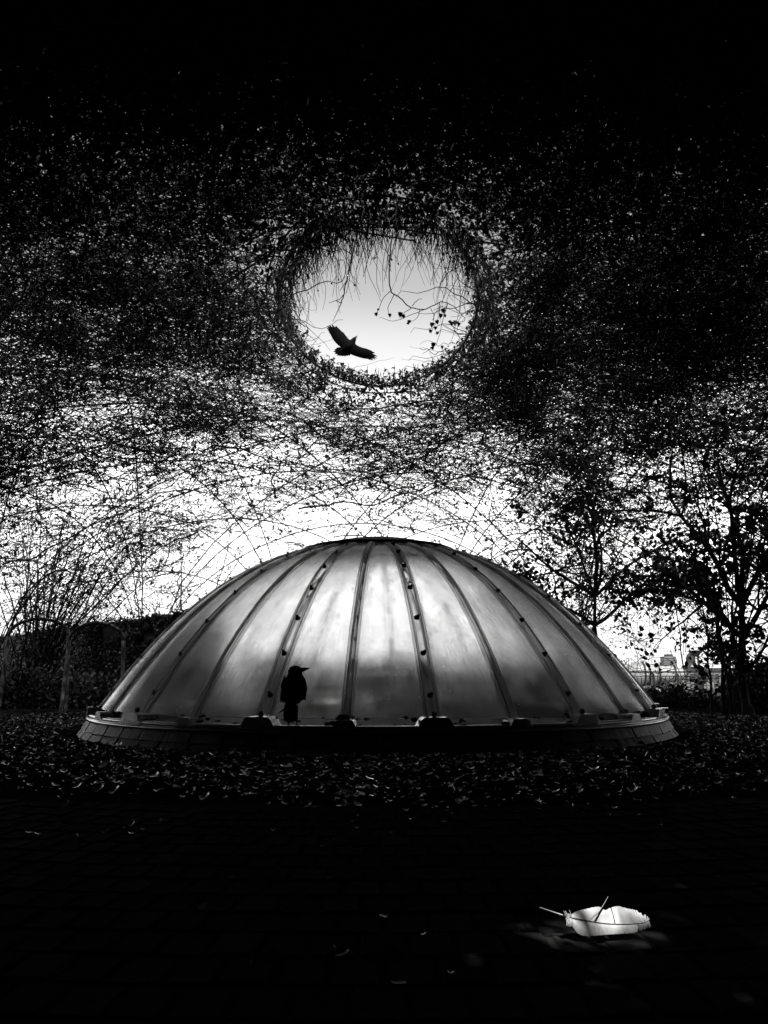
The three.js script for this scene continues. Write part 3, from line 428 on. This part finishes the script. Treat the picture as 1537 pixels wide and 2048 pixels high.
// ---------------------------------------------------------------- paving: rings of small blocks around the leaf bed
{
  const g0 = new Geo(), R = rng(61), r0 = 6.1, dr = 0.165, list = [];
  g0.grid(24, 8, (u, v) => { const a = lerp(-0.75, 0.75, u), r = lerp(r0 - 0.05, 9.4, v); return [...pol(r, a, 0.031), r * a * 0.6, r * 0.6]; });
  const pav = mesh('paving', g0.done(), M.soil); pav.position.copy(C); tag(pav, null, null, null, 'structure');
  const block = (w, d, h, sd) => { const g = new Geo(), q = rng(sd), b = 0.009, P = [[-w, -d, 0], [w, -d, 0], [w, d, 0], [-w, d, 0], [-w, -d, h - b], [w, -d, h - b], [w, d, h - b], [-w, d, h - b], [-w + b, -d + b, h], [w - b, -d + b, h], [w - b, d - b, h], [-w + b, d - b, h]].map(([x, z, y], k) => g.v(x + (q() - 0.5) * 0.005, y + (k > 7 ? (q() - 0.5) * 0.004 : 0), z + (q() - 0.5) * 0.005, x * 2 + sd, z * 2)); for (const o of [0, 4]) for (let k = 0; k < 4; k++) { const n = (k + 1) % 4; g.q(P[o + n], P[o + k], P[o + 4 + k], P[o + 4 + n]); } g.q(P[8], P[11], P[10], P[9]); return g.done(true); };
  const shapes = [1, 2, 3, 4, 5].map((k) => block(0.0535, 0.0775, 0.03, k));
  for (let i = 0; i < 17; i++) { const r = r0 + dr * (i + 0.5), n = Math.round(2 * PI * r / 0.113), off = (i % 2) * 0.5 + R() * 0.15; for (let k = -Math.ceil(n * 0.12); k <= n * 0.12; k++) { const a = (k + off) / n * 2 * PI, x = C.x + r * sin(a), z = -(C.z + r * cos(a)); if (z < 1.2 || abs(x) > 0.56 * z + 0.2) continue; list.push([z, r, a]); } }
  list.sort((a, b) => a[0] - b[0]); const rest = new Geo();
  list.forEach(([z, r, a], k) => {
    const m = new THREE.Object3D(); m.position.set(r * sin(a), 0.004 + R() * 0.005, r * cos(a)); m.rotation.set((R() - 0.5) * 0.02, a + (R() - 0.5) * 0.03, (R() - 0.5) * 0.02); const s = shapes[floor(R() * 5)], mt = M.paver[floor(R() * 3)];
    if (k < 300) { const b = mesh('paver', s, mt, pav); b.position.copy(m.position); b.rotation.copy(m.rotation); } else { m.updateMatrix(); rest.add(s.clone().applyMatrix4(m.matrix)); }
  });
  console.log('pavers', list.length);
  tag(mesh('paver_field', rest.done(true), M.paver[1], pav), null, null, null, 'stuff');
}
// ---------------------------------------------------------------- leaf litter and single fallen leaves
const curled = (seed, len) => { const R = rng(seed), g = new Geo(), wd = [0.06, 0.32, 0.46, 0.4, 0.3, 0.04], curl = 0.3 + R() * 0.5, tw = (R() - 0.5) * 0.8; g.grid(4, 5, (u, v) => { const x = (u - 0.5) * 2 * wd[Math.round(v * 5)] * len * (abs(u - 0.5) > 0.4 ? 0.85 + 0.3 * R() : 1), z = (v - 0.5) * len, t = tw * v; const y = curl * (x * x) / len * 1.6 + 0.5 * curl * z * z / len; return [x * cos(t) - y * sin(t) * 0.4, y + x * sin(t) * 0.5, z]; }); return g.done(); };
{
  const R = rng(808), m4 = new THREE.Matrix4(), q = new THREE.Quaternion(), sets = [[], [], []];
  for (let k = 0; k < 36000; k++) {
    const r = sqrt(lerp(3.58 ** 2, 6.5 ** 2, R())), a = R() * 2 * PI, edge = smooth(6.2, 5.2, r + 1.3 * (fbm(sin(a) * 9, cos(a) * 9, r, 3) - 0.5)) * smooth(3.5, 3.9, r + 0.2 * R()); if (R() > 0.03 + 1.05 * edge * (0.45 + 1.1 * fbm(sin(a) * 14 + 5, cos(a) * 14, r * 2, 3))) continue;
    q.setFromEuler(new THREE.Euler((R() - 0.5) * 0.9, R() * 6.3, (R() - 0.5) * 0.9)); const s = 0.45 + R() * R() * 1.3, c = R();
    sets[c < 0.6 ? 0 : c < 0.86 ? 1 : 2].push(m4.clone().compose(V(C.x + r * sin(a), 0.018 + 0.035 * R() * edge, C.z + r * cos(a)), q, V(s, s, s)));
  }
  for (let k = 0; k < 260; k++) { const z = 1.7 + R() * 2.4, x = (R() - 0.62) * z, n = fbm(x * 1.5 + 3, z * 1.5, 2, 3); if (n < 0.5 || (x > 0.25 && z < 3.2)) continue; q.setFromEuler(new THREE.Euler((R() - 0.5) * 0.9, R() * 6.3, (R() - 0.5) * 0.9)); const s = 0.3 + R() * 0.4; sets[floor(R() * 2)].push(m4.clone().compose(V(x, 0.042, -z), q, V(s, s, s))); }
  const root = new THREE.Group(); root.name = numbered('leaf_litter'); scene.add(root); tag(root, 'bed of wet fallen leaves covering the ground around the dome', 'leaf litter', null, 'stuff');
  sets.forEach((set, c) => [0, 1, 2].forEach((v) => { const mine = set.filter((_, k) => k % 3 === v), im = new THREE.InstancedMesh(curled(c * 3 + v + 1, 0.047), M.litter[c], mine.length); im.name = 'litter_leaves'; im.castShadow = im.receiveShadow = true; tag(im, null, null, null, 'stuff'); mine.forEach((x, k) => im.setMatrixAt(k, x)); root.add(im); }));
  const singles = [[328, 1640, 1, 1.1, 'pale curled leaf at the bed edge left of the dome front'], [152, 1682, 1, 0.8, 'thin pale leaf on the far left pavers'], [132, 1667, 1, 0.6, 'small pale leaf just above another on the far left pavers'], [322, 1730, 1, 0.5, 'small bright leaf on the left pavers below the bed'], [64, 1768, 1, 0.45, 'tiny bright leaf near the left picture edge'], [404, 1812, 0, 0.9, 'slender dim leaf pointing up right on the lower left pavers'], [464, 1752, 0, 0.6, 'narrow dim leaf left of the paving centre'], [655, 1755, 0, 0.6, 'small round dim leaf in the paving centre'], [632, 1772, 0, 0.6, 'narrow upright dim leaf in the paving centre'], [542, 1918, 0, 1.2, 'long dim leaf at the bottom left of centre'], [684, 1906, 0, 1.0, 'broad dim leaf at the bottom centre'], [782, 1910, 0, 1.3, 'largest dim leaf at the bottom right of centre'], [798, 1965, 0, 0.9, 'dim leaf below the largest one near the bottom edge'], [888, 1643, 1, 0.6, 'small pale leaf on the pavers right of the dome centre']];
  singles.forEach(([x, y, pale, s, label], k) => { const p = pixel(x, y, 1), d = p.clone().sub(camera.position); p.copy(camera.position).addScaledVector(d, (0.04 - EYE) / d.y); const o = mesh('fallen_leaf', curled(40 + k, 0.036 * s), pale ? M.paleLeaf : M.dimLeaf); o.position.copy(p); o.rotation.set(0.25 + R() * 0.3, R() * 6.3, (R() - 0.5) * 0.5); tag(o, label, 'fallen leaf', 'single leaves fallen on the pavers'); });
}
// ---------------------------------------------------------------- left: rampart wall, hoops, climbing stems
const leafMass = (name, parent, list, size, m, n = 3) => { [21, 22, 23].slice(0, n).forEach((sd, q) => { const mine = list.filter((_, k) => k % n === q); if (!mine.length) return; const im = new THREE.InstancedMesh(sprig(sd, 5, size, size * 1.9), m, mine.length); im.name = name; im.castShadow = im.receiveShadow = true; tag(im, null, null, null, 'stuff'); const q4 = new THREE.Quaternion(), R = rng(sd * 7); mine.forEach((p, k) => { q4.setFromEuler(new THREE.Euler(R() * 6.3, R() * 6.3, R() * 6.3)); const s = 0.7 + R() * 0.6; im.setMatrixAt(k, new THREE.Matrix4().compose(p, q4, V(s, s, s))); }); parent.add(im); }); };
{
  const A = V(-3.1, 0, -15.0), B = V(-15.6, 0, -30.8), d = B.clone().sub(A), L = d.length(), w = thing('garden_wall', 'long dark overgrown wall running back to the left behind the dome', 'wall', A); w.rotation.y = atan2(-d.z, d.x);
  const R = rng(17);
  for (let k = 0; k * 1.6 < L; k++) { const x0 = k * 1.6, x1 = Math.min(L, x0 + 1.585), g = new Geo().box((x0 + x1) / 2, 0.87, (R() - 0.5) * 0.012, x1 - x0, 1.74, 0.28); mesh('wall_panel', g.done(), M.wall, w); mesh('coping_stone', new Geo().box((x0 + x1) / 2, 1.772, (R() - 0.5) * 0.01, x1 - x0 - 0.012, 0.06, 0.36).done(), M.wall, w); }
  const pts = []; for (let k = 0; k < 12000; k++) { const x = L * R() * sqrt(R()), y = 1.8 * R(); if (fbm(x * 0.8, y * 1.2, 4, 3) < 0.36) continue; pts.push(V(x, y, -0.17 - R() * 0.1)); }
  for (let k = 0; k < 90; k++) { const x = 4 + R() * 9; pts.push(V(x, 1.82 + R() * R() * 0.2, 0.1)); }
  leafMass('ivy', w, pts, 0.06, M.leafTree);
}
for (const [x0, x1, yt, z, label] of [[130, 240, 1246, 14, 'metal garden hoop on pale posts beside the dome at left'], [6, 128, 1238, 14.3, 'metal garden hoop nearest the left picture edge']]) {
  const a = pixel(x0, 1400, z), b = pixel(x1, 1400, z), top = pixel((x0 + x1) / 2, yt, z), w = b.x - a.x, h = top.y, t = thing('garden_hoop', label, 'garden hoop', V((a.x + b.x) / 2, 0, -z), 'metal hoops along the left wall'), pts = [];
  for (let j = 0; j <= 16; j++) { const q = j / 16 * PI; pts.push(V(-cos(q) * w / 2, h - 0.3 + sin(q) * 0.3, 0)); }
  mesh('arch', new Geo().tube(pts, 0.03, 7).done(), M.steel, t); for (const s of [-1, 1]) mesh('leg', new Geo().tube([V(s * w / 2, h - 0.3, 0), V(s * (w / 2 + 0.02), h * 0.5, 0), V(s * (w / 2 + 0.05), 0, 0)], 0.036, 8).done(), M.post, t);
}
function climber(name, label, base, R, n, aim, hgt, leafN, size, lm) { // a bundle of winding stems fanning up into the cage
  const t = thing(name, label, 'climbing plant', base), pts = [], tw = new Geo();
  for (let k = 0; k < n; k++) {
    const o = V((R() - 0.5) * 0.5, 0, (R() - 0.5) * 0.5), f = aim(k / (n - 1), R), path = []; let p = o; const h = hgt * (0.55 + 0.5 * R());
    for (let j = 0; j <= 16; j++) { const s = j / 16; path.push(V(o.x + f.x * pow(s, 1.35) + 0.16 * (fbm(k * 3.1, s * 5, 1, 3) - 0.5) * 4 * s, h * s, o.z + f.z * pow(s, 1.5) + 0.1 * (fbm(k * 3.1, s * 5, 7, 3) - 0.5) * 4 * s)); }
    const r = 0.012 + R() * 0.018; mesh('stem', new Geo().tube(curve(path, 40), (s) => r * (1 - 0.7 * s), 5).done(), M.bark, t);
    for (let q = 0; q < 16; q++) { const b = path[3 + floor(R() * 13)], d = V(R() - 0.5, R() * 0.7 - 0.2, R() - 0.5).normalize(), ps = [b]; let c = b, dd = d; const m = 5, len = 0.25 + R() * 0.6; for (let j = 0; j < m; j++) { dd = dd.clone().add(V(R() - 0.5, R() - 0.55, R() - 0.5).multiplyScalar(0.9)).normalize(); c = c.clone().addScaledVector(dd, len / m); ps.push(c); } tw.tube(ps, (s) => 0.0085 * (1 - 0.6 * s), 3); if (R() < 0.6) for (let j = 0; j < leafN; j++) pts.push(c.clone().add(unit(R).multiplyScalar(0.15 * R()))); }
  }
  tag(mesh('twigs', tw.done(), M.twig, t), null, null, null, 'stuff'); if (pts.length) leafMass('leaves', t, pts, size, lm);
}
climber('climbing_vine', 'bundle of bare winding stems fanning up above the wall at far left', V(-8.1, 0, -18.7), rng(71), 44, (s, R) => V(lerp(-1.6, 3.6, s) + (R() - 0.5), 0, (R() - 0.4) * 2.6), 4.9, 2, 0.05, M.leafDark);
climber('climbing_vine', 'sparse bare stems rising behind the wall near the dome at left', V(-5.0, 0, -21.0), rng(72), 7, (s, R) => V(lerp(-0.9, 1.6, s), 0, 1.2), 4.2, 1, 0.04, M.leafDark);
// ---------------------------------------------------------------- right: leafy trees, shrubs
function tree(name, label, base, seed, trunk, r0, limbs, leafN, size, flop) {
  const R = rng(seed), t = thing(name, label, 'tree', base), tips = [], tg = new Geo().tube(curve(trunk, 18, 0.02, R), (s) => r0 * (1.25 - 0.6 * s) * (s < 0.06 ? 1.35 : 1), 9); mesh('trunk', tg.done(), M.bark, t);
  const twigs = new Geo();
  const grow = (p, d, len, r, lv) => { const pts = [p]; let c = p, dd = d.clone(); const n = 6; for (let j = 0; j < n; j++) { dd = dd.clone().add(V(R() - 0.5, (R() - 0.5) + flop * (lv - 0.6), R() - 0.5).multiplyScalar(0.45)).normalize(); c = c.clone().addScaledVector(dd, len / n); pts.push(c); } const g = lv === 0 ? new Geo() : twigs; g.tube(pts, (s) => r * (1 - 0.55 * s), lv === 0 ? 6 : 4); if (lv === 0) mesh('limb', g.done(), M.bark, t); if (lv >= 2) { tips.push(...pts.slice(2)); return; } const m = lv === 0 ? 7 : 5; for (let j = 0; j < m; j++) { const b = pts[2 + floor(R() * (n - 1))], nd = dd.clone().add(unit(R).multiplyScalar(1.15)).normalize(); grow(b, nd, len * (0.5 + 0.25 * R()), r * 0.42, lv + 1); } };
  for (const [s, d, len, r] of limbs) { const k = trunk[Math.min(trunk.length - 1, s)]; grow(k.clone(), V(...d).normalize(), len, r, 0); }
  tag(mesh('twigs', twigs.done(), M.bark, t), null, null, null, 'stuff');
  const pts = []; for (let k = 0; k < leafN; k++) { const p = tips[floor(R() * tips.length)]; pts.push(p.clone().add(unit(R).multiplyScalar(0.14 * R()))); }
  leafMass('crown', t, pts, size, M.leafTree);
}
tree('leafy_tree', 'leafy dark tree with a stout trunk by the railing at right', V(5.75, 0, -13), 303, [V(0, -0.05, 0), V(-0.06, 0.6, 0), V(-0.02, 1.2, 0.05), V(0.03, 1.7, 0.02)], 0.06, [[3, [-0.25, 1, 0], 2.2, 0.045], [3, [0.35, 1, 0.1], 2.2, 0.05], [2, [-0.9, 0.8, 0.2], 1.7, 0.05], [3, [0.05, 1, 0.3], 2.4, 0.045], [2, [0.9, 0.6, -0.1], 1.6, 0.05], [2, [-0.75, 0.55, 0], 1.2, 0.035], [3, [-0.7, 0.9, -0.3], 2.1, 0.05], [1, [0.8, 0.5, 0.2], 1.1, 0.03]], 520, 0.095, -0.25);
tree('leafy_tree', 'slim leafy tree rising behind the right shoulder of the dome', V(4.35, 0, -16.6), 304, [V(0, -0.05, 0), V(0.05, 0.8, 0), V(-0.03, 1.6, 0.05), V(0.02, 2.2, 0.02)], 0.045, [[3, [-0.4, 1, 0], 2.3, 0.03], [3, [0.5, 0.9, 0.1], 2.0, 0.03], [2, [-0.9, 0.8, 0.2], 1.7, 0.04], [3, [0.05, 1, 0.3], 2.2, 0.05], [2, [0.85, 0.5, 0.1], 1.5, 0.04], [3, [0.95, 0.5, 0.2], 1.8, 0.035], [3, [-1, 0.6, 0], 2, 0.04]], 800, 0.09, -0.2);
climber('climbing_vine', 'leafy vine stems climbing beside the tree trunk at right', V(5.6, 0, -13.4), rng(73), 9, (s, R) => V(lerp(-1.0, 1.8, s), 0, (R() - 0.5) * 2), 4.4, 3, 0.06, M.leafTree);
climber('climbing_vine', 'slender vine stems behind the right shoulder of the dome', V(4.0, 0, -17.2), rng(74), 12, (s, R) => V(lerp(-1.9, 1.5, s), 0, (R() - 0.5) * 2), 4.4, 3, 0.06, M.leafTree);
function shrub(name, label, cat, c, rx, ry, rz, n, size, seed, box) {
  const R = rng(seed), t = thing(name, label, cat, c), pts = [], g = new Geo();
  for (let k = 0; k < n; k++) { const d = unit(R), s = pow(R(), 0.4); const p = box ? V((R() * 2 - 1) * rx, R() * ry, (R() * 2 - 1) * rz) : V(d.x * rx * s, abs(d.y) * ry * s, d.z * rz * s); if (box ? p.y > ry * (0.75 + 0.4 * fbm(p.x * 1.5, p.z, 3, 3)) : fbm(p.x * 3 + c.x, p.y * 3, p.z * 3, 3) < 0.4) continue; pts.push(p); }
  for (let k = 0; k < Math.min(90, n / 12); k++) { const p = pts[floor(R() * pts.length)]; g.tube(curve([V(p.x * 0.4, 0, p.z * 0.4), V(p.x * 0.8, p.y * 0.55, p.z * 0.8), p], 6), 0.008, 4); }
  tag(mesh('stems', g.done(), M.bark, t), null, null, null, 'stuff'); leafMass('foliage', t, pts, size, M.leafTree);
}
shrub('hedge', 'low dark hedge standing behind the dome', 'hedge', V(0.9, 0, -18.2), 4.1, 1.05, 0.5, 4200, 0.085, 501, true);
shrub('shrub', 'dense dark shrub at the right picture edge beneath the tree', 'shrub', V(6.9, 0, -14.4), 1.1, 0.95, 0.8, 1100, 0.08, 502);
shrub('shrub', 'low leafy shrub left of the tree trunk in front of the railing', 'shrub', V(5.5, 0, -15.6), 1.0, 0.42, 0.6, 600, 0.06, 503);
shrub('shrub', 'dark plants crowding the foot of the left wall', 'shrub', V(-6.6, 0, -15.6), 2.2, 0.75, 0.9, 1500, 0.07, 504);
shrub('shrub', 'dark undergrowth at the left edge below the climbing stems', 'shrub', V(-9.2, 0, -17.2), 1.6, 1.0, 1.1, 1300, 0.07, 505);
{ // single strand hanging at the right
  const t = thing('hanging_strand', 'single thin hanging strand with tiny leaves in the bright gap at right', 'vine shoot', pixel(1298, 1205, 13)), q = (x, y) => pixel(x, y, 13).sub(t.position), R = rng(3);
  mesh('stem', new Geo().tube(curve([q(1298, 1205), q(1300, 1250), q(1301, 1285), q(1306, 1308), q(1313, 1326)], 14), 0.004, 4).done(), M.twig, t);
  for (const [x, y] of [[1300, 1280], [1300, 1291], [1303, 1304], [1311, 1320]]) { const g = new Geo(); leafShape(g, q(x, y), V(R() - 0.5, -0.8, 0.2).normalize(), V(0, 0.3, 1).normalize(), 0.05, 0.045); mesh('leaf', g.done(), M.leafDark, t); }
}
{ const a = pixel(1160, 255, 5.0), b = pixel(1008, 505, 7.0); tag(mesh('spider_thread', new Geo().tube([a, a.clone().lerp(b, 0.5).add(V(0, -0.05, 0)), b], 0.002, 4).done(), M.pale), 'thin pale thread stretched slantwise under the dark canopy at right', 'thread'); }
// ---------------------------------------------------------------- railing and the city beyond
{
  const z = 20.5, a = pixel(1258, 1345, z), b = pixel(1452, 1345, z), t = thing('railing', 'dark metal railing along the roof edge at right', 'railing', V(a.x, 0, -z)), W = b.x - a.x, h = a.y;
  mesh('top_rail', new Geo().box(W / 2, h + 0.012, 0, W, 0.04, 0.06).done(), M.steel, t); mesh('lower_rail', new Geo().box(W / 2, h - 0.09, 0, W, 0.02, 0.025).done(), M.steel, t); mesh('lower_rail', new Geo().box(W / 2, 0.08, 0, W, 0.02, 0.025).done(), M.steel, t);
  for (let k = 0; k <= 4; k++) mesh('post', new Geo().box(W * k / 4, h / 2 - 0.01, 0, 0.05, h - 0.02, 0.05).done(), M.steel, t);
  for (let k = 0; k < 24; k++) if (k % 6) mesh('baluster', new Geo().box(W * k / 24, h / 2 - 0.04, 0, 0.014, h - 0.1, 0.014).done(), M.steel, t);
  const st = thing('stair_rail', 'slanting handrail descending behind the dome at right', 'handrail', pixel(1275, 1368, 18)); const e = pixel(1345, 1420, 16.8).sub(st.position); mesh('rail', new Geo().tube([V(), e], 0.02, 6).done(), M.steel, st); for (const s of [0.15, 0.55]) { const p = e.clone().multiplyScalar(s); mesh('post', new Geo().tube([p, V(p.x, -st.position.y, p.z)], 0.015, 6).done(), M.steel, st); }
}
{ // ventilation pipes with flanges
  const t = thing('ventilation_pipe', 'fat pale ventilation pipe with flange rings beyond the railing', 'pipe', pixel(1253, 1347, 40)); const s = 40 / FOCAL;
  const seg = (x0, x1, r, cap) => { const pr = cap ? [[0.001, 0], [r * 0.6, 0.03 * r], [r * 0.9, r * 0.3], [r, r * 0.75], [r, (x1 - x0) * s]] : [[r, 0], [r, (x1 - x0) * s], [0.001, (x1 - x0) * s]]; const g = new THREE.LatheGeometry(pr.map(([x, y]) => new THREE.Vector2(x, y)), 28); g.rotateZ(-PI / 2); g.translate((x0 - 1253) * s, -0.02, 0); return g; };
  mesh('pipe_bend', seg(1253, 1284, 0.56, true), M.duct, t); mesh('pipe', seg(1284, 1312, 0.5), M.duct, t); mesh('pipe', seg(1314, 1344, 0.4), M.duct, t); mesh('pipe', seg(1346, 1366, 0.28), M.duct, t);
  for (const [x, r] of [[1284, 0.6], [1294, 0.55], [1313, 0.54], [1345, 0.43]]) { const g = new THREE.TorusGeometry(r - 0.03, 0.045, 6, 28); g.rotateY(PI / 2); g.translate((x - 1253) * s, -0.02, 0); mesh('flange', g, M.steel, t); }
  for (const x of [1270, 1330]) mesh('support', new Geo().box((x - 1253) * s, -8, 0, 0.3, 15.2, 0.3).done(), M.steel, t);
}
function facade(t, w, top, z0, rows, cols, m) { for (let r = 0; r < rows; r++) for (let c = 0; c < cols; c++) { const ww = w / cols * 0.6, hh = top / rows * 0.55; mesh('window', new Geo().box(-w / 2 + (c + 0.5) * w / cols, top * (r + 0.5) / rows, z0, ww, hh, 0.12).done(), m, t); } }
{
  const z = 600, s = z / FOCAL, p = pixel(1339, 1345, z), top = 31 * s + 16, t = thing('office_tower', 'square grey office tower with a mast on the skyline', 'tower', V(p.x, -16, -z)), w = 24 * s;
  mesh('wall', new Geo().box(0, top / 2, 0, w, top + 1.3, w).done(), M.city, t);
  for (let k = 0; k < 9; k++) mesh('window_band', new Geo().box(-w * 0.08, top - 0.9 - k * 1.55, w / 2, w * 0.76, 0.7, 0.3).done(), M.glassDark, t);
  mesh('plant_room', new Geo().box(0, top + 1.5, 0, w * 0.5, 1.6, w * 0.5).done(), M.cityDark, t); mesh('mast', new Geo().tube([V(0, top + 2, 0), V(0, top + 12.5 * s, 0)], (q) => 0.35 * (1 - 0.7 * q), 6).done(), M.cityDark, t);
}
{
  const z = 400, s = z / FOCAL, p = pixel(1383, 1345, z), t = thing('church_tower', 'dark church tower with a bulbous dome and thin spire', 'church tower', V(p.x, -16, -z)), y = (v) => (1345 - v) * s + 16.65;
  mesh('wall', new Geo().box(0, y(1326) / 2, 0, 17 * s, y(1326), 17 * s).done(), M.cityDark, t);
  const g = new THREE.LatheGeometry([[8.5 * s, y(1326)], [9.3 * s, y(1325)], [8.2 * s, y(1322)], [8.4 * s, y(1317)], [6.6 * s, y(1312)], [3 * s, y(1308)], [2 * s, y(1306)], [2.6 * s, y(1304)], [1.2 * s, y(1301)], [0.5 * s, y(1299)], [0.05 * s, y(1294)]].map(([x, q]) => new THREE.Vector2(x, q)), 16); mesh('dome_roof', g, M.cityDark, t);
  mesh('clock_face', (() => { const c = new THREE.CylinderGeometry(3 * s, 3 * s, 0.3, 20); c.rotateX(PI / 2); c.translate(0, y(1333), 8.6 * s); return c; })(), M.duct, t);
  const sm = new THREE.LatheGeometry([[3.6 * s, y(1345)], [3.6 * s, y(1336)], [1.6 * s, y(1331)], [0.3 * s, y(1326)]].map(([x, q]) => new THREE.Vector2(x, q)), 10); sm.translate(-15 * s, 0, 0); mesh('turret', sm, M.cityDark, t);
}
{
  const z = 120, s = z / FOCAL, p = pixel(1395, 1345, z), t = thing('vent_tower', 'slender twin-legged tower with a wide flat funnel head', 'tower', V(p.x, -16, -z)), y = (v) => (1345 - v) * s + 16.65;
  for (const q of [-1, 1]) mesh('leg', new Geo().box(q * 4 * s, y(1312) / 2, 0, 3.6 * s, y(1312), 4 * s).done(), M.cityDark, t);
  mesh('panel', new Geo().box(0, y(1330) / 2, 0, 4.2 * s, y(1330), 2 * s).done(), M.cityDark, t);
  const g = new THREE.CylinderGeometry(12.6 * s * 1.18, 6 * s * 1.18, 8 * s, 4); g.rotateY(PI / 4); g.scale(1, 1, 0.8); g.translate(0, y(1308), 0); mesh('funnel_head', g, M.cityDark, t); mesh('head_slab', new Geo().box(0, y(1303.2), 0, 26 * s, 2 * s, 20 * s).done(), M.cityDark, t);
}
const block = (label, px0, px1, pyTop, z, m, rows, cols, roof) => { const s = z / FOCAL, a = pixel(px0, pyTop, z), b = pixel(px1, pyTop, z), w = b.x - a.x, h = a.y + 16, t = thing('city_building', label, 'building', V((a.x + b.x) / 2, -16, -z)); mesh('wall', new Geo().box(0, h / 2, -5, w, h, 10).done(), m, t); mesh('roof', new Geo().box(0, h + 0.06, -5, w + 0.5, 0.3, 10.5).done(), M.cityDark, t); facade(t, w, h, 0.02, rows, cols, M.glassDark); return t; };
block('pale low building with dark windows seen through the railing', 1296, 1330, 1368, 70, M.pale, 7, 3);
block('wide pale building with rows of windows behind the railing', 1338, 1436, 1388, 75, M.pale, 7, 9);
block('dark flat-roofed building behind the railing near the tower', 1340, 1440, 1341, 160, M.city, 6, 8);
block('grey long building under the ventilation pipe', 1256, 1338, 1350, 110, M.cityDark, 6, 6);
block('distant grey block right of the funnel tower', 1405, 1500, 1337, 300, M.city, 6, 8);
renderer.render(scene, camera);
